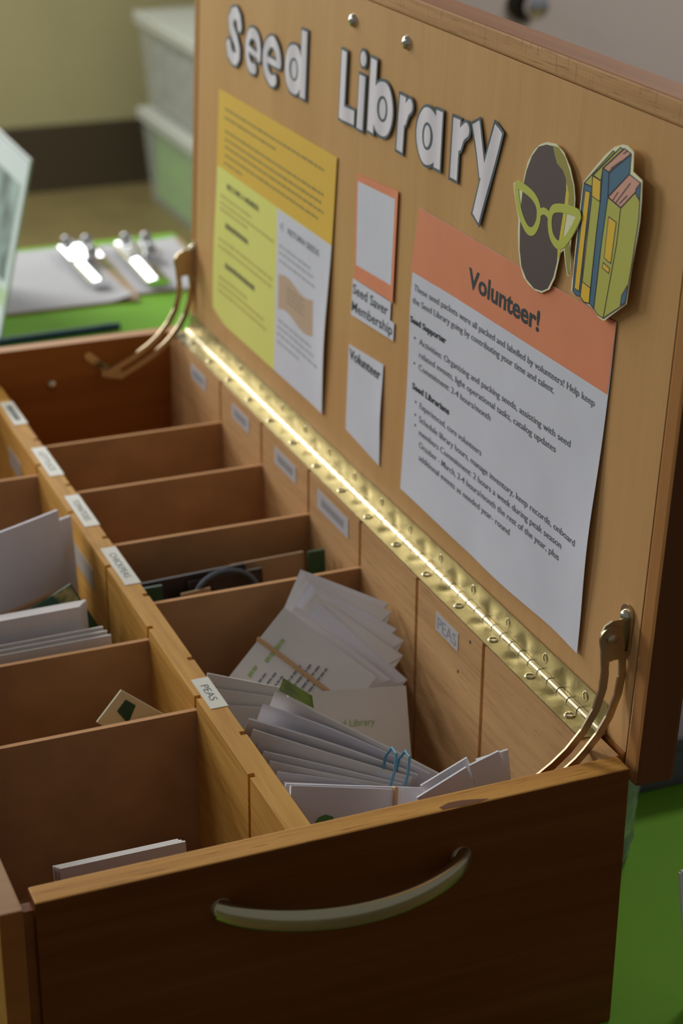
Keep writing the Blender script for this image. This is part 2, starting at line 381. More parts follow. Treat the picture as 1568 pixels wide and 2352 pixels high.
for k, (y0, y1, za, zb) in enumerate(((806, 763, -24, -10), (688, 643, -22, -8), (579, 528, -24, -8.5), (480, 414, -25, -8), (250.5, 214, -25, -10.5))):
    sticker(rw, lambda a, b, t, y0=y0: (XI-.05-t, y0-a, b), 0, y0-y1, za, zb, 'PEAS' if k == 4 else None, LABEL_G, INK_G, cap=10 if k == 4 else 7, pad=.08 if k == 4 else .15, marks=1)
for y0, y1, za, zb in ((552, 489, -70, -52), (772, 726, -72, -54)):
    sticker(cdv, lambda a, b, t, y0=y0: (XD0-.05-t, y0-a, b), 0, y0-y1, za, zb, None, mat('label_plastic', C3(.5, .46, .40), rough=.4), INK_G)
# back wall screw
obj('wall_screw', lathe((235, L, -39), (0, -1, 0), [(5, 0), (5, 1), (3.5, 3), (1, 3.8)], 14), SCREW, seed, smooth=True)

obj('worn_patch', prism([(242, 4.5), (249, 7), (257.7, 6.7), (266, 4.5), (273, 2.4), (267, 1), (262, 1.2), (256, .9), (248, 1.6), (243, 1.5)], lambda a, b, z: (a, b, z), -.3, .12), mat('chipped_stain', C3(.19, .07, .022), rough=.7), fp)

# bow handle on the end panel
def bow():
    path = []; n = 28
    for i in range(n+1):
        s = i/n; a = math.pi*s; x = 104+153*s; d = 30*(1-(2*s-1)**2)**.8
        path.append((x, -1.5-d, -31.5-3.2*s))
    return tube(path, lambda s: [(4.6*math.copysign(abs(math.cos(q))**.7, math.cos(q)), 6.9*math.copysign(abs(math.sin(q))**.8, math.sin(q))) for q in [2*math.pi*i/18 for i in range(18)]], up=(0, 0, 1))
hn = obj('handle', bow(), BRASS_D, fp, smooth=True); hn['label'] = 'curved brass bow handle'
for x, z in ((105.5, -31.5), (255.5, -34.7)): obj('handle_post', lathe((x, .3, z), (0, -1, 0), [(7.2, 0), (6.6, 1.5), (5.5, 4.5), (4.0, 6)], 18), BRASS_D, fp, smooth=True)

# ------------------------------------------------------------------ lid
LY0, LY1, LH0, LH1, LD, LB = 2.8, 869.6, -16.8, 395.3, 27.2, 16.0
def lbox(y0, y1, h0, h1, o0, o1): return xf(box(y0, y1, h0, h1, o0, o1), lambda p: lid(p[0], p[1], p[2]))
def railmat(fc): return 1 if fc.normal.x < -.7 else 0
lp = obj('lid', lbox(LY0+LB-.2, LY1-LB+.2, LH0+LB, LH1-14.3, -12, -.3), W_PANEL, seed); lp['label'] = 'open lid with pale plywood inside panel'
obj('lid_top_rail', lbox(LY0+LB+.1, LY1-LB-.1, LH1-14, LH1, -LD, 0), [W_LIDF, W_SAWN], lp, bevel=1.6, fmat=railmat)
obj('lid_bottom_rail', lbox(LY0+LB+.1, LY1-LB-.1, LH0, LH0+LB-.3, -LD, 0), W_LIDF, lp, bevel=1.6)
W_STILE = wood('lid_stile_edge', C3(.40, .17, .05), C3(.58, .28, .09), 2, rough=.4, coat=.2)
for ya, yb in ((LY0, LY0+LB-.2), (LY1-LB+.2, LY1)):
    obj('lid_stile', lbox(ya, yb, LH0, LH1, -LD, 0), [W_LIDE, W_STILE], lp, bevel=3.0, fmat=railmat)
obj('lid_back', lbox(LY0+LB, LY1-LB, LH0+LB, LH1-14, -LD+1, -20), W_LIDE, lp)
for yv, hv in ((494.5, 362.5), (396.9, 363.3)):
    obj('panel_screw', join(lathe(lid(yv, hv, -.3), Vector(lid(0, 0, 1))-Vector(lid(0, 0, 0)), [(5.2, 0), (5.0, 1.2), (3.8, 3.2), (1.2, 4.2)], 18)), SCREW, lp, smooth=True)

# piano hinge
hg = obj('piano_hinge', cyl((XH-2.6, 40, 1.2), (XH-2.6, 866, 1.2), 1.2, n=8), PIN, seed); hg['label'] = 'long brass piano hinge'
def dent(y, c, amp): return amp*math.exp(-((y-c)/5.0)**2)
def leafA(s, t_, o):                       # on the lid
    y = 42+824*s; h = 1.5+18.3*t_
    k = round((y-95.5)/54.0); d = dent(y, 95.5+54*k, 1.5)*math.exp(-((t_-.35)/.35)**2)
    return lid(y, h, .35+o+.5*math.sin(s*160)*.12+.3-d*.55)
def leafB(s, t_, o):                       # on the wall top
    y = 42+824*s; x = XH-4-(14.6-1.2*s)*t_
    k = round((y-96)/54.0); d = dent(y, 96+54*k, 1.5)*math.exp(-((t_-.35)/.35)**2)
    return (x, y, -.2+o+.06*math.sin(s*140)+.3-d*.55)
obj('hinge_leaf', grid(leafA, 260, 8, .7), BRASS, hg, smooth=True)
obj('hinge_leaf', grid(leafB, 260, 8, .7), BRASS, hg, smooth=True)
y = 44.0; k = 0
kn = None
while y < 864:
    y1 = min(y+13.2, 866)
    o = obj('knuckle', xf(cyl((0, 0, 0), (0, 12.5, 0), 2.9, n=12), lambda p: (p[0]+XH-2.6, p[1]+y, p[2]+1.2)), PIN, hg, smooth=True) if kn is None else None
    if kn is None: kn = o; ky = y
    else:
        o = kn.copy(); COL.objects.link(o); o.parent = hg; o.location = (0, (y-ky)/1000.0, 0)
    y += 13.5
def screwhead(p, n_): return join(lathe(p, n_, [(3.9, -.4), (3.9, .5), (3.1, 1.1), (2.6, 1.15), (2.2, .3), (.5, .2)], 16))
nl = Vector(lid(0, 0, 1))-Vector(lid(0, 0, 0)); first = {}
for i in range(16):
    for kind, p, n_ in (('a', lid(68.7+54*i, 12.4, .65), nl), ('b', (363.4+.1*i, 69+54.4*i, .6), Vector((0, 0, 1)))):
        if p[1] > 862: continue
        if kind not in first: first[kind] = (obj('hinge_screw', screwhead(p, n_), BRASS_D, hg, smooth=True), p)
        else:
            s0, p0 = first[kind]; o = s0.copy(); COL.objects.link(o); o.parent = hg; o.location = ((p[0]-p0[0])/1000, (p[1]-p0[1])/1000, (p[2]-p0[2])/1000)

# curved slotted lid stays
def stay(yc, ybr):
    LR = [(361, 66), (362.2, 54.5), (361.4, 42), (357.5, 28), (350, 14.6), (340, 3.0), (330, -5.3), (315, -15), (299, -23), (284, -29)]
    RR = [(373.4, 61), (374.0, 48.7), (372.4, 36.3), (367.3, 21.1), (360.7, 9.6), (352.3, -.4), (346.9, -5.8), (334, -15.5), (317, -25), (300, -33)]
    def fn(P):
        d = np.full(P.shape[:2], 1e9)
        for R_ in (LR, RR):
            for a, b in zip(R_[:-1], R_[1:]): d = np.minimum(d, seg_d(P, a, b)-2.6)
        d = np.minimum(d, seg_d(P, (365, 75.5), (366.5, 68))-8.0)
        d = np.minimum(d, seg_d(P, (361.5, 66), (373, 63))-3.0)
        d = np.minimum(d, seg_d(P, (284, -29), (300, -33))-3.4)
        slot = np.minimum(seg_d(P, (367.8, 57), (368.3, 50))-3.6, 1e9)
        return np.maximum(d, -slot)
    a = obj('lid_stay', sdf_mesh(fn, (276, 382, -42, 90), .55, lambda x, z, t_: (x, yc+t_, z), -.8, .8), STEEL, seed); a['label'] = 'curved slotted metal lid stay'
    tb = [(358.5, 79), (361, 84), (366, 86.5), (378, 86.5), (378.2, 62), (372, 63), (360, 68)]
    s = 1 if ybr > yc else -1
    obj('stay_bracket', prism(tb, lambda x, z, t_: (x, yc+s*1.0+t_*s, z), 0, 1.5), STEEL, a)
    def plate(P): return seg_d(P, (ybr, 87.5), (ybr, 66))-6.6
    obj('stay_plate', sdf_mesh(plate, (min(yc, ybr)-12, max(yc, ybr)+12, 50, 100), .5, lambda yy, hh, t_: lid(yy, hh, t_), .1, 1.7), STEEL, a)
    obj('stay_pivot', lathe((365, yc-1.0 if yc < 400 else yc+1.0, 75.5), (0, -1, 0), [(3.6, -.6), (3.6, 1.2), (2.6, 2.0), (.4, 2.2)], 14), STEEL, a, smooth=True)
    obj('stay_screw', lathe(lid(ybr, 87, 1.6), nl, [(4.0, 0), (3.9, 1.2), (2.8, 3.0), (.8, 3.7)], 14), SCREW, a, smooth=True)
    yw = TF if yc < 400 else L
    obj('stay_pin', cyl((290, yc, -29), (290, yw, -29), 3.0, n=12), STEEL, a, smooth=True)
    def cl(P): return np.minimum(seg_d(P, (272, -14), (296, -36))-3.8, seg_d(P, (290, -30), (300, -35))-5.0)
    yy = yw+1.0 if yc < 400 else yw-1.6
    obj('stay_anchor', sdf_mesh(cl, (262, 312, -48, -4), .6, lambda x, z, t_: (x, yw+(t_ if yc < 400 else -t_), z), .1, 1.6), BRASS_D, a)
stay(28.5, 32.5)
stay(858.0, 858.0)
TR = {
 'seed_paper': [(180.4, 341.1), (167.6, 342.9), (157.0, 340.1), (147.1, 332.7), (140.5, 323.9), (137.6, 316.3), (137.2, 310.9), (130.2, 310.6), (128.1, 307.0), (131.0, 300.6), (137.8, 291.8), (138.0, 285.4), (135.2, 274.8), (135.5, 269.0), (138.3, 268.2), (142.4, 274.9), (146.0, 282.4), (149.8, 279.2), (151.4, 272.3), (153.9, 262.2), (159.6, 253.2), (169.2, 248.1), (178.1, 247.0), (187.6, 247.9), (195.9, 250.7), (201.8, 257.3), (205.7, 265.9), (208.4, 276.4), (209.2, 285.1), (214.7, 294.0), (219.2, 301.8), (220.0, 306.0), (215.7, 308.5), (207.1, 308.8), (205.9, 315.2), (202.9, 323.9), (196.7, 331.8), (188.7, 337.8)],
 'seed': [(180.2, 339.6), (171.5, 340.6), (167.7, 335.6), (164.0, 331.5), (155.7, 329.3), (151.2, 324.8), (149.6, 317.5), (149.8, 309.8), (152.1, 291.5), (153.5, 279.6), (153.0, 273.3), (156.1, 262.3), (161.9, 253.3), (169.4, 249.4), (179.9, 247.9), (191.2, 250.6), (199.3, 256.5), (203.8, 266.5), (206.0, 280.7), (207.0, 295.2), (206.2, 307.9), (203.4, 318.0), (197.6, 328.7), (189.9, 336.1)],
 'shade': [(171.6, 340.9), (164.5, 341.5), (155.1, 337.7), (148.2, 331.1), (141.8, 323.6), (138.9, 316.0), (138.6, 310.5), (144.2, 310.5), (146.9, 316.8), (151.0, 324.9), (155.7, 329.3), (164.0, 331.5), (167.7, 335.6)],
 'stripe': [(148.8, 321.9), (145.5, 317.1), (145.6, 310.1), (148.0, 292.6), (148.9, 282.3), (151.9, 275.1), (153.6, 280.3), (152.1, 291.5), (149.8, 309.8), (149.6, 317.5)],
 'stem': [(144.8, 283.5), (140.5, 291.0), (137.8, 284.7), (135.7, 269.6), (137.7, 269.0), (142.0, 276.4)],
 'gl': [(214.5, 306.2), (202.8, 306.2), (190.9, 304.4), (183.3, 299.8), (181.6, 292.3), (185.1, 285.2), (190.7, 281.9), (197.8, 282.9), (206.8, 289.4), (213.3, 299.5)],
 'gr': [(165.0, 302.0), (157.7, 305.6), (143.8, 308.1), (131.4, 308.5), (133.5, 302.7), (140.2, 293.2), (147.4, 286.0), (155.0, 283.5), (163.0, 287.1), (166.6, 294.8)],
 'gb': [(182.4, 295.0), (177.0, 298.7), (171.1, 299.0), (166.6, 296.9)],
 'book_paper': [(86.9, 360.7), (80.7, 361.4), (72.8, 359.6), (71.2, 348.7), (59.6, 346.6), (57.8, 335.1), (57.2, 323.5), (58.2, 313.3), (60.8, 296.0), (62.5, 273.5), (87.8, 255.4), (95.9, 255.3), (101.9, 258.0), (109.5, 258.5), (117.2, 258.7), (121.6, 259.5), (128.7, 259.5), (134.1, 260.0), (133.9, 275.1), (133.7, 292.9), (133.0, 310.6), (131.5, 328.2), (121.7, 337.3), (106.8, 350.2), (96.5, 357.2)],
 'b1': [(130.0, 327.5), (119.2, 328.1), (119.1, 317.5), (121.1, 292.8), (121.1, 260.4), (125.8, 259.3), (131.5, 260.8), (131.8, 282.8), (131.0, 307.6)],
 'b1y': [(127.5, 324.0), (121.2, 324.5), (121.7, 310.0), (123.0, 263.0), (129.4, 262.9), (129.1, 283.6), (128.3, 308.3)],
 'b1p': [(130.1, 327.8), (97.3, 354.7), (95.2, 354.2), (119.6, 335.1), (119.2, 328.4)],
 'b2': [(120.1, 334.7), (109.0, 334.3), (107.3, 322.6), (108.1, 303.3), (108.8, 269.0), (108.4, 259.9), (115.1, 258.6), (120.6, 260.1), (120.1, 269.9), (119.2, 296.8), (118.5, 321.1)],
 'b2p': [(119.6, 335.1), (89.0, 358.5), (85.2, 358.4), (108.1, 341.9), (109.0, 334.4)],
 'b2a': [(120.1, 334.7), (109.0, 334.3), (107.6, 322.2), (118.4, 322.9)],
 'b2b': [(120.1, 269.9), (108.2, 269.3), (108.4, 259.9), (114.4, 258.5), (120.7, 260.3)],
 'b3': [(108.1, 341.9), (99.8, 341.2), (98.3, 327.5), (100.4, 298.5), (102.3, 258.6), (108.4, 259.9), (108.1, 303.3), (107.3, 322.6)],
 'b3s': [(99.8, 341.2), (75.6, 357.7), (75.1, 346.4), (98.3, 327.5)],
 'b3p': [(107.6, 342.2), (84.0, 359.0), (75.6, 358.0), (100.5, 341.6)],
 'b4': [(98.2, 327.2), (81.2, 325.2), (81.7, 303.6), (88.7, 256.8), (96.1, 256.6), (101.7, 258.8), (100.4, 298.5)],
 'b4s': [(81.2, 325.2), (66.4, 337.8), (59.8, 335.8), (58.6, 324.4), (61.1, 297.2), (63.8, 273.5), (88.7, 256.8), (81.7, 303.6)],
 'b4p': [(98.0, 327.4), (75.1, 346.4), (61.3, 344.9), (65.9, 338.2), (81.0, 325.6)],
 'b4c': [(65.7, 340.2), (61.0, 344.6), (60.0, 335.1), (63.7, 336.5)],
 'b4d': [(63.5, 284.4), (64.0, 274.1), (69.5, 270.7), (69.0, 276.7)],
 'b4l': [(94.8, 316.6), (84.8, 315.9), (86.3, 290.9), (95.1, 291.7)],
 'b4m': [(95.8, 288.8), (87.0, 287.8), (87.6, 284.6), (96.2, 285.5)],
 'pg1': [(97.8, 344.3), (86.3, 351.3)],
 'pg2': [(91.7, 327.2), (86.4, 333.2)],
 'pg3': [(87.7, 326.8), (72.9, 341.7)],
 'pg4': [(83.3, 327.3), (75.1, 334.0)],
 'pg5': [(84.7, 355.9), (80.1, 358.6)],
}
# ------------------------------------------------------------------ papers on the lid
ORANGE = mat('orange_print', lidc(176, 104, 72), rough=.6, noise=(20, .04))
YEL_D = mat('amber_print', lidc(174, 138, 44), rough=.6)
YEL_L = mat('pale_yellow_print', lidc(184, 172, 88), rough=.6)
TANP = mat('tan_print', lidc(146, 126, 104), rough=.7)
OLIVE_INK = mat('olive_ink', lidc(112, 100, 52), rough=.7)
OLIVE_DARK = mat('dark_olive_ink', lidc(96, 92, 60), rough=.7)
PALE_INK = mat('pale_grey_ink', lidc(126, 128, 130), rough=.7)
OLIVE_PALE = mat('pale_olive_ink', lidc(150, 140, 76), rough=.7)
def bilerp(c, s, t_):
    (a, b, c_, d) = c   # TL TR BR BL in (y,h)
    top = (a[0]+(b[0]-a[0])*s, a[1]+(b[1]-a[1])*s); bot = (d[0]+(c_[0]-d[0])*s, d[1]+(c_[1]-d[1])*s)
    return top[0]+(bot[0]-top[0])*t_, top[1]+(bot[1]-top[1])*t_
def paper(name, corners, m, lift, label, cat, nu=28, nv=22, edge=None):
    th = .25
    def f(s, t_, o):
        y, h = bilerp(corners, s, t_)
        if edge: dy, dh = edge(s, t_); y += dy; h += dh
        return lid(y, h, lift(y, h)-o)
    root = thing(name, lid(*corners[3], 0), label, cat)
    obj('sheet', grid(f, nu, nv, th), m, root, smooth=True)
    return root
def patch(name, root, corners, m, lift, up=.12, nu=20, nv=10, edge=None):
    def f(s, t_, o):
        y, h = bilerp(corners, s, t_)
        if edge: dy, dh = edge(s, t_); y += dy; h += dh
        return lid(y, h, lift(y, h)+up)
    return obj(name, grid(f, nu, nv), m, root, smooth=True)
def put_on(lift, up=.26): return lambda a, b: lid(-a, b, lift(-a, b)+up)

# volunteer poster
def liftV(y, h):
    l = max(0, (y-300)/62); r = max(0, (130-y)/50); d = max(0, (120-h)/85)
    return .8+2.2*l*math.exp(-((h-190)/45)**2)+3.2*r*r*math.exp(-((h-110)/55)**2)+1.2*d*d*abs(math.sin(y/38.0))
def edgeV(s, t_): return (0, 1.6*math.sin(s*9)*max(0, t_-.9)*10*.5)
VC = ((358.8, 254.6), (79.8, 256.4), (82.8, 35.6), (361.5, 36.8))
vp = paper('volunteer_poster', VC, PAPER, liftV, 'white poster headed Volunteer! with an orange top band', 'poster', edge=edgeV)
patch('orange_band', vp, (VC[0], VC[1], (81.3, 211), (362.5, 207)), ORANGE, liftV, nu=28, nv=8)
pv = put_on(liftV)
obj('heading', text('Volunteer!', pv, -274, -171, 221.8, 13.6, .026), INK, vp)
LINES = [('These seed packets were all packed and labelled by volunteers! Help keep', 354.9, 94.5, 197.2, 200.8, 0), ('the Seed Library going by contributing your time and talent.', 356.2, 144.8, 187.5, 191.5, 0),
 ('Seed Supporter', 358.1, 301.4, 172.5, 173.6, 1), ('Activities: Organizing and packing seeds, assisting with seed', 342.7, 118.4, 160, 165.2, 0), ('related events, light operational tasks, catalog updates', 342, 135.9, 150.3, 155, 0),
 ('Commitment: 2-4 hours/month', 341.8, 226.5, 140.9, 143.2, 0), ('Seed Librarians', 351, 288.7, 123.3, 125, 1), ('Experienced, core volunteers', 336.8, 235.8, 112.8, 114.2, 0),
 ('Schedule library hours, manage inventory, keep records, onboard', 336.4, 99.3, 102.6, 105.6, 0), ('members Commitment: 2 hours a week during peak season', 334.9, 117, 92.7, 96.1, 0),
 ('October - March, 2-4 hours/month the rest of the year, plus', 333.6, 118.7, 83.5, 87.1, 0), ('additional events as needed year- round', 332.2, 185.9, 74, 76, 0)]
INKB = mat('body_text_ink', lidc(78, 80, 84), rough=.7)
for s, ya, yb, ha, hb, bold in LINES:
    sl = (hb-ha)/(ya-yb)
    obj('text_line', text(s, lambda a, b, ya=ya, sl=sl: pv(a, b+(ya+a)*sl), -ya, -yb, ha-2.3, 4.9, .03 if bold else .004), INK if bold else INKB, vp)
for y, h in ((350, 160.2), (349.4, 141), (343.9, 112.9), (343.2, 103), (342.4, 95.2)):
    obj('bullet', xf(cyl((-y, h, 0), (-y, h, .05), 1.0, n=10), lambda p: pv(p[0], p[1])), INK, vp)

# yellow instruction poster
def liftY(y, h):
    r = max(0, (560-y)/45); l = max(0, (y-740)/55)
    return .8+3.0*r*r*math.exp(-((h-100)/60)**2)+2.0*l*math.exp(-((h-90)/60)**2)
YC = ((792.6, 253.1), (512.8, 254.7), (519.0, 39.6), (795, 38.6))
def edgeY(s, t_): return (0, max(0, .12-s)/.12*max(0, t_-.85)/.15*9)
yp = paper('instruction_poster', YC, YEL_L, liftY, 'yellow instruction poster with a white column at its right', 'poster', edge=edgeY)
patch('amber_band', yp, (YC[0], YC[1], (514.8, 183.5), (794, 183.4)), YEL_D, liftY)
patch('white_column', yp, ((637.6, 182.5), (514.8, 183.5), (519.0, 39.8), (633.3, 39.4)), PAPER, liftY)
py = put_on(liftY); rr = random.Random(11)
def wave(s, t_): return (0, 3*math.sin(s*6.3))
patch('tan_packet_print', yp, ((630, 127), (549.5, 128), (547, 97.5), (628, 97)), TANP, liftY, up=.2, edge=wave)
def rows(lst, m, hgt, **k):
    for ya, yb, h in lst: obj('text_line', words(py, -ya, -yb, h-hgt/2, hgt, rr, **k), m, yp)
rows([(774, 538, 238.8), (775, 646, 231), (774, 537, 219), (773.6, 540, 211.8), (773, 535, 205), (773, 543, 197.5), (774, 727, 190.2)], OLIVE_INK, 2.2)
rows([(782, 702, 158.5), (782, 645, 151.8), (782, 710, 146.2), (782, 645, 118), (782, 646, 111), (780, 707, 82.4), (780, 659, 75.8), (780, 656, 69)], OLIVE_PALE, 2.6)
rows([(630, 556, 152.6), (630, 552, 146.8), (629, 544, 140), (627, 550, 87.5), (628, 543, 81.5), (628, 533, 75.2), (627, 576, 68.2)], PALE_INK, 2.2)
rows([(609, 568, 121), (609, 568, 117), (609, 572, 113), (609, 570, 109)], mat('tan_ink', lidc(122, 106, 90), rough=.7), 1.8)
rows([(766, 708, 134)], OLIVE_DARK, 5.0, wmin=3, wmax=5.5, gap=1.0)
rows([(764, 685, 97)], OLIVE_DARK, 5.0, wmin=3, wmax=5.5, gap=1.0)
obj('heading', text('BECOME A MEMBER', py, -765, -682, 168, 5.2, .02), OLIVE_DARK, yp)
obj('heading', text('RETURN SEEDS', py, -611, -541, 167.4, 5.4, .02), mat('grey_heading_ink', lidc(84, 86, 90), rough=.7), yp)
obj('numeral', text('4', py, -631, -622, 165.5, 9, .0), PALE_INK, yp)

# orange card, caption strips, small volunteer card (their printed square codes are left blank)
l0 = lambda y, h: .7+max(0, (402-y)/9)*.8
qc = paper('orange_card', ((474, 251.6), (395, 257), (393.5, 173.4), (468.3, 170.3)), ORANGE, l0, 'small orange bordered card with a white middle', 'card', 8, 8)
patch('white_square', qc, ((470, 246.5), (400.5, 250), (399, 185), (465.5, 182)), PAPER, l0, nu=8, nv=8)
cp = thing('caption_strip', lid(470, 140, 0), 'paper strip lettered Seed Saver Membership under the orange card', 'label')
obj('strip', prism([(470.3, 169.8), (397.4, 172.3), (397.4, 158.5), (389.6, 158.5), (389.6, 144.8), (470.8, 140.4)], lambda a, b, t_: lid(a, b, t_), .5, .9), PAPER, cp)
pc = lambda a, b: lid(-a, b, 1.0)
obj('text_line', text('Seed Saver', lambda a, b: pc(a, b+(a+469)*.03), -469, -402, 158.5, 8.2, .015), INK, cp)
obj('text_line', text('Membership', lambda a, b: pc(a, b+(a+469)*.05), -469.5, -392, 144.5, 8.2, .015), INK, cp)
l1 = lambda y, h: .7+1.2*math.exp(-((h-80)/25)**2)*max(0, (420-y)/17)
vc = paper('volunteer_card', ((472.2, 115.5), (405, 120.8), (402.5, 39.1), (470.9, 44.3)), PAPER, l1, 'small white card lettered Volunteer beside the large poster', 'card', 8, 10)
obj('text_line', text('Volunteer', lambda a, b: lid(-a, b+(a+469)*.03, l1(-a, b)+.3), -470, -409, 105.2, 8.6, .012), INK, vc)

# cut-out letters
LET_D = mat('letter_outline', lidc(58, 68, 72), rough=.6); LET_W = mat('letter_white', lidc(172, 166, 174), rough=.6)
def arc(cx, cy, rx_, ry_, a0, a1, n=22): return [(cx+rx_*math.cos(math.radians(a0+(a1-a0)*i/n)), cy+ry_*math.sin(math.radians(a0+(a1-a0)*i/n))) for i in range(n+1)]
def e_prims(cx, cy, r, tl=0): return [('p', arc(cx, cy, r+.6, r+.6, 4+tl, 300+tl), 6.5), ('b', (cx-r, cy-.5-tl*.12), (cx+r+3.5, cy-.5+tl*.2), 4.6)]
GLY = [
 ('S', [('p', [(-740.5, 317), (-743, 323), (-750, 326.6), (-758.5, 325), (-763.5, 319), (-762, 312), (-756, 307), (-749, 302.5), (-743.5, 296.5), (-743.5, 291), (-749.5, 286.8), (-757.5, 286.4), (-764.5, 290), (-767.5, 296.5)], 7.2)], [], 'white paper letter S opening the word Seed'),
 ('e', e_prims(-706.5, 302, 14.3, -14), [], 'white paper letter e right after the S, slightly tipped'),
 ('e', e_prims(-660, 301.8, 15.6), [], 'white paper letter e just before the d of Seed'),
 ('d', [('p', arc(-609.5, 304.5, 14.5, 14.5, 0, 360, 30), 7.3), ('b', (-588.5, 341), (-588.5, 283.6), 7.4)], [(-609.5, 304.5, 5.4, 7.4)], 'white paper letter d closing the word Seed'),
 ('L', [('b', (-506.2, 340), (-506.8, 284), 7.6), ('b', (-514.2, 291.4), (-480.6, 291.8), 7.4)], [], 'white paper capital L opening the word Library'),
 ('i', [('b', (-469.6, 328.4), (-470.2, 284.2), 7.4), ('e', (-469.2, 338.8), 7.2, 7.8)], [], 'white paper letter i with a round dot'),
 ('b', [('p', arc(-430.5, 309.5, 14.2, 14.6, 0, 360, 30), 7.2), ('b', (-450.2, 344), (-450.8, 286.4), 8.2)], [(-430.5, 309.5, 5.2, 7.4)], 'white paper letter b beside the dotted i'),
 ('r', [('b', (-396.2, 328), (-397.6, 284), 7.3), ('p', [(-392, 311), (-388, 318), (-383, 321.6)], 7.0)], [], 'white paper letter r above the orange card'),
 ('a', [('p', arc(-351.5, 307, 14, 14.8, 0, 360, 30), 7.2), ('b', (-335, 330), (-333.8, 286.2), 7.4)], [(-351.5, 307, 5.2, 7.6)], 'white paper letter a of Library'),
 ('r', [('b', (-307.6, 330.6), (-307, 285.4), 7.4), ('p', [(-302, 313), (-298, 320.5), (-292, 324.2)], 7.0)], [], 'white paper letter r touching the y'),
 ('y', [('b', (-280.2, 334), (-262, 298), 7.2), ('b', (-245.6, 337), (-270, 268), 8.0)], [], 'white paper letter y closing the word Library'),
]
for ch, prims, holes, label in GLY:
    pts = []
    for p in prims:
        if p[0] == 'p': pts += p[1]
        elif p[0] == 'b': pts += [p[1], p[2]]
        else: pts.append(p[1])
    A = np.array(pts); bnd = (A[:, 0].min()-11, A[:, 0].max()+11, A[:, 1].min()-11, A[:, 1].max()+11)
    def full(P):
        d = np.full(P.shape[:2], 1e9)
        for p in prims:
            if p[0] == 'p':
                for a, b in zip(p[1][:-1], p[1][1:]): d = np.minimum(d, seg_d(P, a, b)-p[2])
            elif p[0] == 'b': d = np.minimum(d, bar_d(P, p[1], p[2], p[3]))
            else:
                q = (P-np.array(p[1]))/np.array([p[2], p[3]]); d = np.minimum(d, (np.hypot(q[..., 0], q[..., 1])-1)*min(p[2], p[3]))
        return d
    def hole(P, g=0.0):
        d = np.full(P.shape[:2], 1e9)
        for cx, cy, ax, ay in holes:
            q = (P-np.array((cx, cy)))/np.array([ax+g, ay+g]); d = np.minimum(d, (np.hypot(q[..., 0], q[..., 1])-1)*min(ax, ay))
        return d
    dark = lambda P: np.minimum(full(P), hole(P, 4.0))
    white = lambda P: np.minimum(np.maximum(full(P)+2.1, -hole(P, 1.9)), hole(P))
    bow_ = lambda a: 1.3+.35*math.sin(a*.21)
    root = thing('letter_cutout', lid(-pts[0][0], bnd[2], 0), label, 'letter', 'cut-out letters on the lid')
    obj('outline_paper', sdf_mesh(dark, bnd, .7, lambda a, b, t_: lid(-a, b, bow_(a)+t_), -.35, 0), LET_D, root)
    obj('white_face', sdf_mesh(white, bnd, .7, lambda a, b, t_: lid(-a, b, bow_(a)+t_), .02, .14), LET_W, root)

# illustrated cut-outs
def poly(name, key, root, m, up, lift): 
    return obj(name, prism(TR[key], lambda a, b, t_: lid(a, b, lift(a, b)+up+t_), 0, .08), m, root)
def stroke(name, pts, hw, root, m, up, lift, closed=False, res=.5):
    q = list(pts)+([pts[0]] if closed else [])
    if closed or len(q) > 3:                       # smooth the loop
        P_ = []
        n = len(pts)
        for i in range(n if closed else n-1):
            p0, p1, p2, p3 = [pts[(i+k) % n] if closed else pts[min(max(i+k, 0), n-1)] for k in (-1, 0, 1, 2)]
            for k in range(5):
                t_ = k/5; P_.append(tuple(.5*((2*p1[c])+(-p0[c]+p2[c])*t_+(2*p0[c]-5*p1[c]+4*p2[c]-p3[c])*t_**2+(-p0[c]+3*p1[c]-3*p2[c]+p3[c])*t_**3) for c in (0, 1)))
        P_.append(pts[0] if closed else pts[-1]); q = P_
    def fn(P):
        d = np.full(P.shape[:2], 1e9)
        for a, b in zip(q[:-1], q[1:]): d = np.minimum(d, seg_d(P, a, b)-hw)
        return d
    A = np.array(q); return obj(name, sdf_mesh(fn, (A[:, 0].min()-hw-1, A[:, 0].max()+hw+1, A[:, 1].min()-hw-1, A[:, 1].max()+hw+1), res, lambda a, b, t_: lid(a, b, lift(a, b)+up+t_), 0, .08), m, root)
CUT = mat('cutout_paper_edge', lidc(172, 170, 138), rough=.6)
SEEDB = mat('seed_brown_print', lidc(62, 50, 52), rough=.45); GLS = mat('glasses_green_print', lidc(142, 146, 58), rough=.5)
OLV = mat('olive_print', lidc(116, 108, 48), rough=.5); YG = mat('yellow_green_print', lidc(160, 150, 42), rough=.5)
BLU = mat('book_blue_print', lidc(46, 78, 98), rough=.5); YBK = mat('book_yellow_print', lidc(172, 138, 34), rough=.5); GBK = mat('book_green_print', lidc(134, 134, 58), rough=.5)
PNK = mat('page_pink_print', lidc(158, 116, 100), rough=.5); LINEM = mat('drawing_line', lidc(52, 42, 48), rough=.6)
lS = lambda y, h: 2.2+(175-y)*.02
sc = thing('seed_cutout', lid(180, 247, 0), 'paper cut-out of a dark oval seed wearing green glasses', 'cutout')
obj('backing', prism(TR['seed_paper'], lambda a, b, t_: lid(a, b, lS(a, b)+t_), -.4, 0), CUT, sc)
poly('seed_shape', 'seed', sc, SEEDB, .04, lS); poly('shade', 'shade', sc, OLV, .06, lS); poly('stripe', 'stripe', sc, YG, .08, lS); poly('stem', 'stem', sc, OLV, .06, lS)
stroke('glasses_rim', TR['gl'], 2.7, sc, GLS, .2, lS, True); stroke('glasses_rim', TR['gr'], 2.7, sc, GLS, .2, lS, True); stroke('glasses_bridge', TR['gb'], 2.2, sc, GLS, .22, lS)
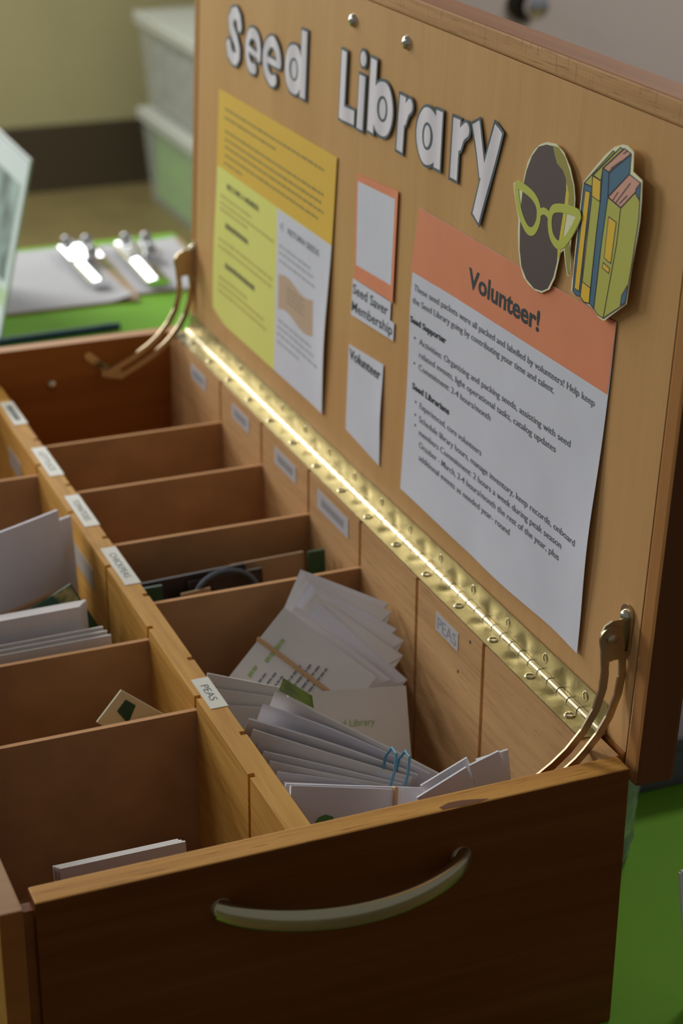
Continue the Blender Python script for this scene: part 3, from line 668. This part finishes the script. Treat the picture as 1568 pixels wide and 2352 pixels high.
def lB(y, h): return 3.6+(105-y)*.06
bc = thing('books_cutout', lid(105, 250, 0), 'paper cut-out of four upright books, blue, yellow and green', 'cutout')
obj('backing', prism(TR['book_paper'], lambda a, b, t_: lid(a, b, lB(a, b)+t_), -.4, 0), CUT, bc)
for nm, key, m_ in (('book_spine', 'b1', BLU), ('spine_panel', 'b1y', YBK), ('pages', 'b1p', GBK), ('book_spine', 'b2', GBK), ('pages', 'b2p', GBK), ('spine_panel', 'b2a', YBK), ('spine_panel', 'b2b', YBK), ('book_spine', 'b3', BLU), ('book_cover', 'b3s', BLU), ('pages', 'b3p', PNK),
                    ('book_spine', 'b4', GBK), ('book_cover', 'b4s', GBK), ('pages', 'b4p', PNK), ('cover_corner', 'b4c', BLU), ('cover_corner', 'b4d', BLU), ('spine_label', 'b4l', YBK), ('spine_label', 'b4m', YBK)):
    up = .14 if key in ('b1y', 'b2a', 'b2b', 'b4c', 'b4d', 'b4l', 'b4m') else .05
    poly(nm, key, bc, m_, up, lB)
def outlines(keys, root, lift):
    V, F = [], []
    for k in keys:
        p = TR[k]; n = len(p)
        for i in range(n if len(p) > 2 else 1):
            a = np.array(p[i]); b = np.array(p[(i+1) % n]); d = b-a; L_ = np.hypot(*d)
            if L_ < .1: continue
            d /= L_; nn = np.array([-d[1], d[0]])*.33; a = a-d*.2; b = b+d*.2; q = [a+nn, b+nn, b-nn, a-nn]; m0 = len(V)
            V += [lid(c[0], c[1], lift(c[0], c[1])+.27) for c in q]; F.append((m0, m0+1, m0+2, m0+3))
    obj('drawn_lines', (V, F), LINEM, root)
outlines([k for k in TR if k[0] in 'bp' and k not in ('book_paper',)], bc, lB)

# ------------------------------------------------------------------ seed packets
GRN = mat('packet_green_print', srgb(150, 172, 105, 1.2), rough=.7); DGREEN = mat('packet_dark_green', C3(.02, .08, .04), rough=.5)
BAND_T = mat('tan_rubber', C3(.60, .36, .17), rough=.6); BAND_B = mat('blue_rubber', C3(.10, .28, .40), rough=.5)
BLACKP = mat('packet_print_dark', C3(.20, .21, .22), rough=.7)
def unit(v): v = Vector(v); return v.normalized()
def packet(T, b, a, lb, la, label, m=None, th=1.6, bulge=1.2, bend=0.0, group=None, name='seed_packet', cat='envelope', flap=True, nrm=None):
    """T corner, b along length, a along width (unit vectors), th thickness. returns root, put(u along b, v along a, up)"""
    T = Vector(T); b = unit(b); a = Vector(a); a = (a-b*a.dot(b)).normalized(); n = a.cross(b)
    if n.dot(Vector(CAM)-T) < 0: n = -n
    m = m or ENV[0]
    def f(s, t_, o):
        e = math.sin(math.pi*min(max(s, 0), 1))*math.sin(math.pi*min(max(t_, 0), 1))
        p = T+b*(lb*s)+a*(la*t_)+n*(bend*math.sin(math.pi*s)+(bulge*e if o == 0 else -bulge*e*.4)-o)
        return tuple(p)
    V, F = grid(f, 10, 8, th); zmin = min(v[2] for v in V)
    cpt = T+b*lb/2+a*la/2
    root = thing(name, (cpt.x, cpt.y, zmin), label, cat, group)
    obj('body', (V, F), m, root, smooth=True)
    put = lambda u, v, up=.25: tuple(Vector(f(u/lb, v/la, 0))+n*up)
    if flap:
        fl = [put(0, 1, .5), put(lb, 1, .5), put(lb*.86, la*.28, .5), put(lb*.14, la*.28, .5)]
        fl2 = [tuple(Vector(p)-n*.35) for p in fl]
        obj('flap', (fl+fl2, [(0, 1, 2, 3), (7, 6, 5, 4), (0, 4, 5, 1), (1, 5, 6, 2), (2, 6, 7, 3), (3, 7, 4, 0)]), m, root)
    return root, put
def loop_band(name, pts, r, m, label, up=(0, 1, 0)):
    o = obj(name, tube(pts, ell(r, r, 8), up=up, closed=True), m, smooth=True, base=pts[0]); return tag(o, label, 'rubber band')
ORD = ['rearmost', 'second from the rear', 'third from the rear', 'fourth from the rear', 'fifth from the rear', 'sixth from the rear', 'second from the front', 'foremost printed']

# bundle with the tan band in the pea compartment
BA = [((298.3, 372, -22.3), (53.1, -46.8, -16.7), (-.567, -.381, -.731), 72), ((299, 364, -22.6), (53, -48.7, -19.7), (-.587, -.369, -.721), 72), ((298, 356, -25.5), (53, -52.9, -25.7), (-.635, -.332, -.697), 76), ((300, 347, -26.4), (52, -53.4, -29.8), (-.677, -.3, -.672), 78),
      ((296.2, 338, -26), (48.6, -54.2, -35.1), (-.734, -.25, -.631), 81), ((298.2, 330, -30.9), (45, -59, -44), (-.8, -.184, -.572), 86), ((274.6, 321, -24.4), (52, -58.8, -42.6), (-.763, -.241, -.6), 88), ((261.7, 311, -18.6), (48.8, -52.6, -39), (-.758, -.259, -.599), 84)]
for i, (T, b, a, lb) in enumerate(BA):
    la = 98 if i > 5 else 88
    r, put = packet(T, b, a, lb, la, 'white seed envelope, %s in the fanned bundle with the tan band' % ORD[i], ENV[i % 3], th=2.2, bulge=2.0, group='fanned bundle with the tan band', flap=i < 7)
    if i == 7:
        pf = lambda u, v: put(u, v, .5)
        obj('print', join(*[words(lambda p, q, k=k: pf(19+k*5.4+q, 57-p), (0, 1, 3, 4, 6, 12, 18)[k], (12, 17, 16, 30, 36, 38, 40)[k], 0, 1.5, random.Random(k), 2.5, 6, .8) for k in range(7)]), BLACKP, r)
        obj('green_print', join(words(lambda p, q: pf(13+q, 40-p), 0, 22, 0, 2.6, random.Random(5), 3, 6, .8), words(lambda p, q: pf(10+q, 56-p), 0, 11, 0, 2.4, random.Random(6), 3, 5, .8)), GRN, r)
        e0 = [put(u, 30, 1.0) for u in (-.8, 15, 30, 45, 60, 75, 84.8)]; e1 = [put(u, 30, -4) for u in (84.8, 60, 30, -.8)]
        loop_band('rubber_band', e0+e1, 1.7, BAND_T, 'tan rubber band around the fanned envelope bundle', up=tuple((Vector(put(0, 0, 1))-Vector(put(0, 0, 0))).normalized()))
# packets lying behind the middle one
for i, (x0, y0, z0, x1, y1, z1) in enumerate(((187, 263, -33, 264, 258, -63), (187, 256, -41, 262, 250, -66), (188, 248, -50, 258, 242, -68))):
    b = Vector((x1-x0, y1-y0, z1-z0)); packet((x0, y0, z0), b, (-.1, -.2, -1), b.length, 72, 'plain white envelope, %s of three behind the Seed Library envelope' % ('rearmost', 'middle', 'foremost')[i], ENV[1], th=1.8, group='envelopes behind the middle one', flap=False)
# the middle upright envelope with the green title
r, put = packet((236, 236, -45), (1, -.06, -.105), (0, -.5, -.87), 88, 78, 'upright white envelope printed Seed Library in green', ENV[1], th=2.5, bulge=1.5, flap=False)
obj('title', text('Seed Library', lambda p, q: put(p, 26-q, .6), 28, 62, 0, 5.2, .0), GRN, r)
# fanned commercial / white packets with the blue band
FL = [((211, 196, -18), (302, 123, -62)), ((201, 192, -23), (295, 129, -62)), ((189, 186, -28), (288, 132, -63)), ((190, 180, -33), (284, 132, -64)), ((193, 178, -41), (280, 131, -65)), ((193, 169, -44), (276, 130, -66)), ((194, 159, -46), (273, 129, -67)), ((195, 148, -48), (271, 127, -68)), ((196, 139, -51), (284, 121, -66))]
for i, (l, r_) in enumerate(FL):
    b = Vector(r_)-Vector(l); a = Vector((.12, .32 if i < 3 else .12-.05*i, -1))
    m = ENV[(i+1) % 3]
    r, put = packet(l, b, a, b.length, 84 if i < 4 else 78, 'white seed packet, %s in the fan held by the blue band' % ('dark green backed one rearmost', 'second from the rear', 'third from the rear', 'fourth from the rear', 'middle one', 'fourth from the front', 'third from the front', 'second from the front', 'foremost')[i], m, th=1.3, bulge=(2.4, 1.2, 3.0, 1.6, 2.6, 1.0, 2.2, 3.2, 1.4)[i], bend=(-1.0, -3.2, -2.0, 1.0, -2.6, -.6, 1.4, -2.4, 0)[i], group='fan of packets with the blue band', flap=False)
    if i == 0:
        obj('picture_face', ([put(1, 1, -2.2), put(b.length-1, 1, -2.2), put(b.length-1, 82, -2.2), put(1, 82, -2.2)], [(0, 1, 2, 3)]), DGREEN, r)
        obj('picture_top', prism([(0, -2), (0, -16), (22, -12), (26, -1)], lambda u, v, t_: put(u+2, v, -1.6+t_), -.5, 0), mat('leaf_picture', C3(.20, .30, .05), rough=.5, noise=(80, .5)), r)
cpt = Vector((272, 129, -66))
blue = [(254, 110, -66), (258, 110, -52), (262, 112, -42), (266, 119, -34), (268, 130, -36), (268, 140, -48), (266, 143, -70), (262, 134, -92), (256, 118, -90)]
loop_band('rubber_band', blue, 1.0, BAND_B, 'blue rubber band around the fan of packets', up=(1, 0, 0))
blue2 = [(p[0]+9, p[1]-1+.0*k, p[2]-4) for k, p in enumerate(blue)]
loop_band('rubber_band', blue2, 1.0, BAND_B, 'second blue rubber band coil beside the first on the fan', up=(1, 0, 0))
# front packets
r, put = packet((185, 106, -30), (1, -.12, -.20), (0, -.30, -.95), 100, 82, 'white envelope standing behind the green leaf envelope', ENV[2], th=2.2, bulge=2.2, flap=False)
r, put = packet((185, 97, -26), (1, -.10, -.22), (0, -.45, -.88), 76, 86, 'white envelope with a small green leaf mark and tan band', ENV[0], th=3.0, bulge=1.5, flap=False)
leaf = [(0, 0), (2.5, 4), (7, 6), (12, 5), (14, 1), (12, -3), (7, -5), (2, -4)]
obj('leaf_mark', prism([(16+p, 23-q) for p, q in leaf], lambda u, v, t_: put(u, v, .5+t_), 0, .1), mat('leaf_green', C3(.10, .28, .06), rough=.6), r)
e0 = [put(70, v, 1.0) for v in (-1, 6, 30, 60, 86.5)]; e1 = [put(70, v, -4.2) for v in (86.5, 45, -1)]
loop_band('rubber_band', e0+e1, 1.4, BAND_T, 'tan rubber band on the leaf marked envelope', up=(1, 0, 0))
# bright white packets by the end panel
packet((253, 58, -28), (31, 0, 13.5), (13, -2, -30), 36, 112, 'bright white envelope, leftmost of four beside the lid stay', PAPER_W, th=1.6, bulge=1.0, flap=False)
packet((288, 58, -13), (19, 0, 5.6), (11, -1, -26), 21, 116, 'bright white envelope sticking up highest beside the lid stay', PAPER_W, th=1.6, bulge=1.6, flap=False)
packet((296, 64, -14), (18, 0, 2), (9, -1, -25), 22, 112, 'bright white envelope edge at the right beside the lid stay', PAPER_W, th=1.6, bulge=1.0, flap=False)
packet((258, 64, -24), (31, 0, 13), (12, -2, -30), 34, 110, 'bright white envelope peeking from behind the leftmost one', PAPER_W, th=1.4, bulge=1.0, flap=False)

# far compartment, right side: dark picture packets
DK = mat('packet_black', C3(.035, .022, .018), rough=.5, noise=(60, .5)); KR = mat('kraft_card', C3(.38, .25, .14), rough=.8)
packet((188, 446, -50), (1, 0, .03), (0, -.10, -1), 92, 106, 'dark picture seed packet in the chickpea compartment', DK, th=3, flap=False, group=None, cat='seed packet')
packet((270, 452, -50), (1, 0, .02), (0, -.10, -1), 62, 106, 'kraft coloured seed packet beside the dark ones', KR, th=2.5, flap=False, cat='seed packet')
packet((188, 436, -49), (1, 0, 0), (0, -.1, -1), 20, 108, 'narrow dark green packet end against the pine divider', DGREEN, th=3, flap=False, cat='seed packet')
packet((334, 446, -47), (1, 0, 0), (0, -.1, -1), 14, 108, 'narrow dark green packet end against the side wall', DGREEN, th=3, flap=False, cat='seed packet')
packet((220, 426, -54), (1, 0, .05), (0, -.1, -1), 24, 102, 'tan seed packet in front of the dark packets', KR, th=2, flap=False, cat='seed packet')
packet((230, 440, -52), (1, 0, .02), (0, -.1, -1), 62, 104, 'second dark packet inside the slate blue elastic loop', DK, th=3, flap=False, cat='seed packet')
arcp = [(258+27*math.cos(t_), 430, -66+24*math.sin(t_)) for t_ in [2*math.pi*k/28 for k in range(28)]]
loop_band('elastic_loop', arcp, 1.8, mat('slate_blue_elastic', C3(.10, .14, .19), rough=.5), 'slate blue elastic loop over the dark packets', up=(0, 1, 0))

# left column
for i in range(3):
    r, put = packet((37+i*1.2, 116-i*3.4, -60.5+i*1.2), (1, 0, -.004), (0, -.20, -.98), 80, 98, 'white envelope, %s of three standing in the near left compartment' % ('rearmost', 'middle', 'foremost')[i], ENV[1], th=2.2, bulge=.8, group='near left compartment envelopes', flap=False)
r, put = packet((106, 262, -54), (18, 0, 21), (11, 0, -20), 28, 92, 'cream seed packet corner with a green stamp', mat('cream_packet', C3(.72, .66, .44), rough=.7), th=1.6, flap=False, cat='seed packet')
obj('stamp', prism([(14, 7), (24, 7), (24, 16), (10, 20)], lambda u, v, t_: put(u, v, .4+t_), 0, .1), DGREEN, r)
r, put = packet((38, 455, -2), (1, .44, 0), (0, -.1, -1), 117, 140, 'large pale envelope standing tall in the left column', ENV[2], th=3, bulge=3, bend=2, flap=False)
e0 = [put(u, 64, 1.9) for u in (-1, 20, 40, 60, 80, 100, 118)]; e1 = [put(u, 64, -4.8) for u in (118, 60, -1)]
loop_band('rubber_band', e0+e1, 1.5, BAND_T, 'tan rubber band around the large standing envelope', up=(0, 0, 1))
packet((50, 470, -16), (1, .44, 0), (0, -.08, -1), 119, 136, 'pale envelope edge behind the large standing one', ENV[2], th=3, flap=False)
for i in range(5):
    r, put = packet((14, 392-i*4, -29+i*1.1), (1, 0, .01), (0, -.06, -1), 122-i*2.2, 122, 'white envelope, %s of five in the crowded left compartment' % ('rearmost', 'second from the rear', 'middle', 'second from the front', 'foremost')[i], ENV[i % 2], th=2.4, bulge=1, group='crowded left compartment envelopes', flap=False)
obj('title', text('Seed Library', lambda p, q: put(p, 30-q, .5), 62, 100, 0, 5.4), GRN, r)
for i in range(3):
    packet((16, 362-i*5, -37-i*1.2), (1, 0, .01), (0, -.06, -1), 124+i*1.5, 116, 'white envelope, %s of three low ones against the left divider' % ('rearmost', 'middle', 'foremost')[i], ENV[1], th=2.0, bulge=.6, group='low envelopes against the left divider', flap=False)
r, put = packet((97, 424, -46), (30, 0, 15), (10, -2, -24), 40, 96, 'dark green seed packet with a cream panel leaning in the left column', DGREEN, th=2, flap=False, cat='seed packet')
obj('cream_panel', prism([(1, 1), (10, 1), (10, 12), (1, 12)], lambda u, v, t_: put(u, v, .5+t_), 0, .1), KR, r)
obj('picture', prism([(24, 0), (39, 0), (39, 14), (26, 14)], lambda u, v, t_: put(u, v, .5+t_), 0, .1), mat('dry_leaf_picture', C3(.30, .27, .10), rough=.6, noise=(150, .7)), r)

# ------------------------------------------------------------------ things around the box
# clear plastic cup behind the box, grey box, acrylic sign edge at the right
PLAS = mat('clear_plastic', C3(.86, .93, .92), rough=.12, trans=.92, ior=1.25, bump=.9, bscale=60)
cup = thing('plastic_cup', (436, 172, -190), 'clear crinkled plastic cup standing behind the box end', 'cup')
prof = [(31, 0), (37, 1.5), (39, 12)]+[(39+.045*z+.9*math.sin(z*.6), z) for z in range(18, 104, 6)]+[(46, 105), (44.5, 105)]+[(37.5+.045*z, z) for z in range(102, 6, -16)]+[(30, 4)]
obj('cup_wall', lathe((436, 172, -190), (0, 0, 1), prof, 40), PLAS, cup, smooth=True)
gb = thing('grey_case', (545, 228, -190), 'dark grey case on the tablecloth behind the lid', 'case')
GRY = mat('grey_fabric', C3(.12, .11, .12), rough=.8, noise=(40, .2))
obj('case_body', box(480, 640, 226, 300, -190, -158), GRY, gb, bevel=5); obj('case_lid', box(478, 642, 224, 302, -158, -146), GRY, gb, bevel=4)
CLR = mat('acrylic', C3(.84, .88, .90), rough=.08, trans=.5, ior=1.3)
def sign(name, o, u, v, wu, hv, label, foot, face):
    """o lower corner, u along the bottom, v up the face"""
    o = Vector(o); u = unit(u); v = unit(v); n = v.cross(u)
    P = lambda a, b, c: tuple(o+u*a+v*b+n*c)
    root = thing(name, tuple(o), label, 'sign')
    def slab(a0, a1, b0, b1, c0, c1): return xf(box(a0, a1, b0, b1, c0, c1), lambda p: P(*p))
    obj('acrylic_plate', slab(0, wu, 0, hv, -2, 0), CLR, root)
    obj('sheet', slab(3, wu-3, 3, hv-3, .05, .4), face, root)
    f = Vector(foot); obj('foot', ([P(0, 0, -2), P(wu, 0, -2), tuple(Vector(P(wu, 0, -2))+f), tuple(Vector(P(0, 0, -2))+f)]+[tuple(Vector(q)+Vector((0, 0, 2))) for q in (P(0, 0, -2), P(wu, 0, -2), tuple(Vector(P(wu, 0, -2))+f), tuple(Vector(P(0, 0, -2))+f))], BF), CLR, root)
    obj('rim_edge', join(slab(-1.5, 0, 0, hv, -2, 1), slab(0, wu, hv, hv+1.5, -2, 1)), mat('acrylic_edge', C3(.72, .78, .80), rough=.3), root)
    return root, slab
SG = mat('sign_sheet', C3(.62, .68, .70), rough=.5)
rt, slab = sign('sign_holder', (306, 1442, -188), (0, 1, 0), (.235, 0, .972), 280, 232, 'slanted clear sign holder with a pale picture sheet beside the clipboards', (-60, 0, 0), SG)
obj('picture', slab(22, 250, 70, 196, .45, .5), mat('sign_picture', C3(.22, .28, .27), rough=.5, noise=(18, .8)), rt)
obj('green_strip', slab(6, 274, 40, 62, .45, .5), mat('sign_green', C3(.45, .58, .34), rough=.5), rt)
sign('sign_holder', (422.5, -6, -188), (1, -.25, 0), (-.02, .22, .97), 90, 92, 'small clear sign holder at the right edge of the green cloth', (40, 14, 0), PAPER)

# clipboards
BOARD = mat('clipboard_hardboard', C3(.34, .22, .11), rough=.6, noise=(40, .15))
def clipboard(x0, x1, y0, y1, xc, z, rot, label, curl=8, cw=13, ch=92):
    cx, cy = (x0+x1)/2, (y0+y1)/2; c, s = math.cos(rot), math.sin(rot)
    P = lambda a, b, h: (cx+(a-cx)*c-(b-cy)*s, cy+(a-cx)*s+(b-cy)*c, z+h)
    root = thing('clipboard', (cx, cy, z), label, 'clipboard', 'clipboards on the far end of the table')
    obj('board', xf(box(x0, x1, y0, y1, 0, 3), lambda p: P(*p)), BOARD, root, bevel=1.2)
    def f(s_, t_, o):
        a = x0+4+(x1-x0-14)*s_; b = y0+3+(y1-y0-8)*t_; e = max(0, s_-.8)/.2*max(0, .3-t_)/.3; k = max(0, t_-.8)/.2*max(0, s_-.7)/.3
        return P(a, b, 4.0+curl*(e*e+k*k)+o)
    obj('paper', grid(f, 16, 14, -.6), mat('form_paper', C3(.46, .46, .47), rough=1.0, spec=.05), root, smooth=True)
    ym = cy+(12 if cw < 15 else -10)
    sec = [(cw*math.cos(q), 6*math.sin(q)) for q in [2*math.pi*i/20 for i in range(20)]]
    obj('clip', xf(tube([(xc, b_, 12) for b_ in range(int(ym-ch), int(ym+ch+1), 12)], sec), lambda p: P(*p)), CHROME, root, smooth=True)
    obj('clip_lever', join(xf(box(xc-14, xc+34, ym+10, ym+80, 17, 19), lambda p: P(*p)), *[lathe(P(xc+q, b_, 8), (0, 0, 1), [(7, 0), (9, 4), (9, 14), (6, 20), (1, 22)], 16) for q, b_ in ((22, ym+30), (30, ym+84), (2, ym+90))]), CHROME, root, smooth=True)
    return root
clipboard(328, 522, 1536, 1812, 482, -190, .0, 'clipboard with white paper beside the slanted sign holder')
clipboard(526, 655, 1556, 1800, 562, -190, -.04, 'clipboard with white paper at the table edge, partly behind the lid', curl=3, cw=17, ch=98)
pen = thing('pen', (310, 1432, -185), 'dark blue pen lying on the cloth behind the box', 'pen')
NAVY = mat('navy_plastic', C3(.02, .06, .09), rough=.4)
obj('barrel', cyl((300, 1428, -185), (440, 1434, -185), 5, n=14), NAVY, pen, smooth=True); obj('cap', cyl((440, 1434, -185), (462, 1435, -185), 5.6, 4.5, n=14), NAVY, pen, smooth=True)
obj('tip', cyl((300, 1428, -185), (286, 1427.4, -185), 4.5, 1, n=14), mat('pen_tip_metal', C3(.5, .5, .5), rough=.3, metal=1), pen, smooth=True)

# storage totes on the floor by the back wall
TOTE = mat('tote_plastic', C3(.46, .48, .42), rough=.35, alpha=.30)
TLID = mat('tote_lid_plastic', C3(.52, .54, .47), rough=.4, alpha=.75)
GSTUFF = mat('green_fabric', C3(.22, .55, .03), rough=.8, noise=(20, .2)); GREYST = mat('grey_fabric_folded', C3(.30, .31, .28), rough=.8, noise=(12, .4))
def tote(x0, y0, z0, label, inside, m):
    wx, wy, hz = 420, 580, 262
    root = thing('storage_tote', (x0+wx/2, y0+wy/2, z0), label, 'storage box', 'storage totes by the wall')
    def shell(i):
        k = 26
        return [(x0+k+i, y0+k+i, z0+i), (x0+wx-k-i, y0+k+i, z0+i), (x0+wx-k-i, y0+wy-k-i, z0+i), (x0+k+i, y0+wy-k-i, z0+i), (x0+6+i, y0+6+i, z0+hz), (x0+wx-6-i, y0+6+i, z0+hz), (x0+wx-6-i, y0+wy-6-i, z0+hz), (x0+6+i, y0+wy-6-i, z0+hz)]
    V = shell(0)+shell(3)
    F = [(0, 1, 2, 3), (0, 4, 5, 1), (1, 5, 6, 2), (2, 6, 7, 3), (3, 7, 4, 0)]
    F += [tuple(8+i for i in reversed(f)) for f in F]+[(4, 12, 13, 5), (5, 13, 14, 6), (6, 14, 15, 7), (7, 15, 12, 4)]
    obj('tub', (V, F), TOTE, root)
    obj('rim', join(box(x0-4, x0+wx+4, y0-4, y0+8, z0+hz-14, z0+hz), box(x0-4, x0+wx+4, y0+wy-8, y0+wy+4, z0+hz-14, z0+hz), box(x0-4, x0+8, y0+8, y0+wy-8, z0+hz-14, z0+hz), box(x0+wx-8, x0+wx+4, y0+8, y0+wy-8, z0+hz-14, z0+hz)), TLID, root)
    obj('tote_lid', box(x0-6, x0+wx+6, y0-6, y0+wy+6, z0+hz, z0+hz+18), TLID, root, bevel=6)
    obj('contents', box(x0+34, x0+wx-34, y0+34, y0+wy-34, z0+6, z0+inside), m, root, bevel=18)
tote(1458, 4105, -930, 'lower clear storage tote packed with green cloth', 225, GSTUFF)
tote(1458, 4105, -648, 'upper clear storage tote with grey contents', 190, GREYST)
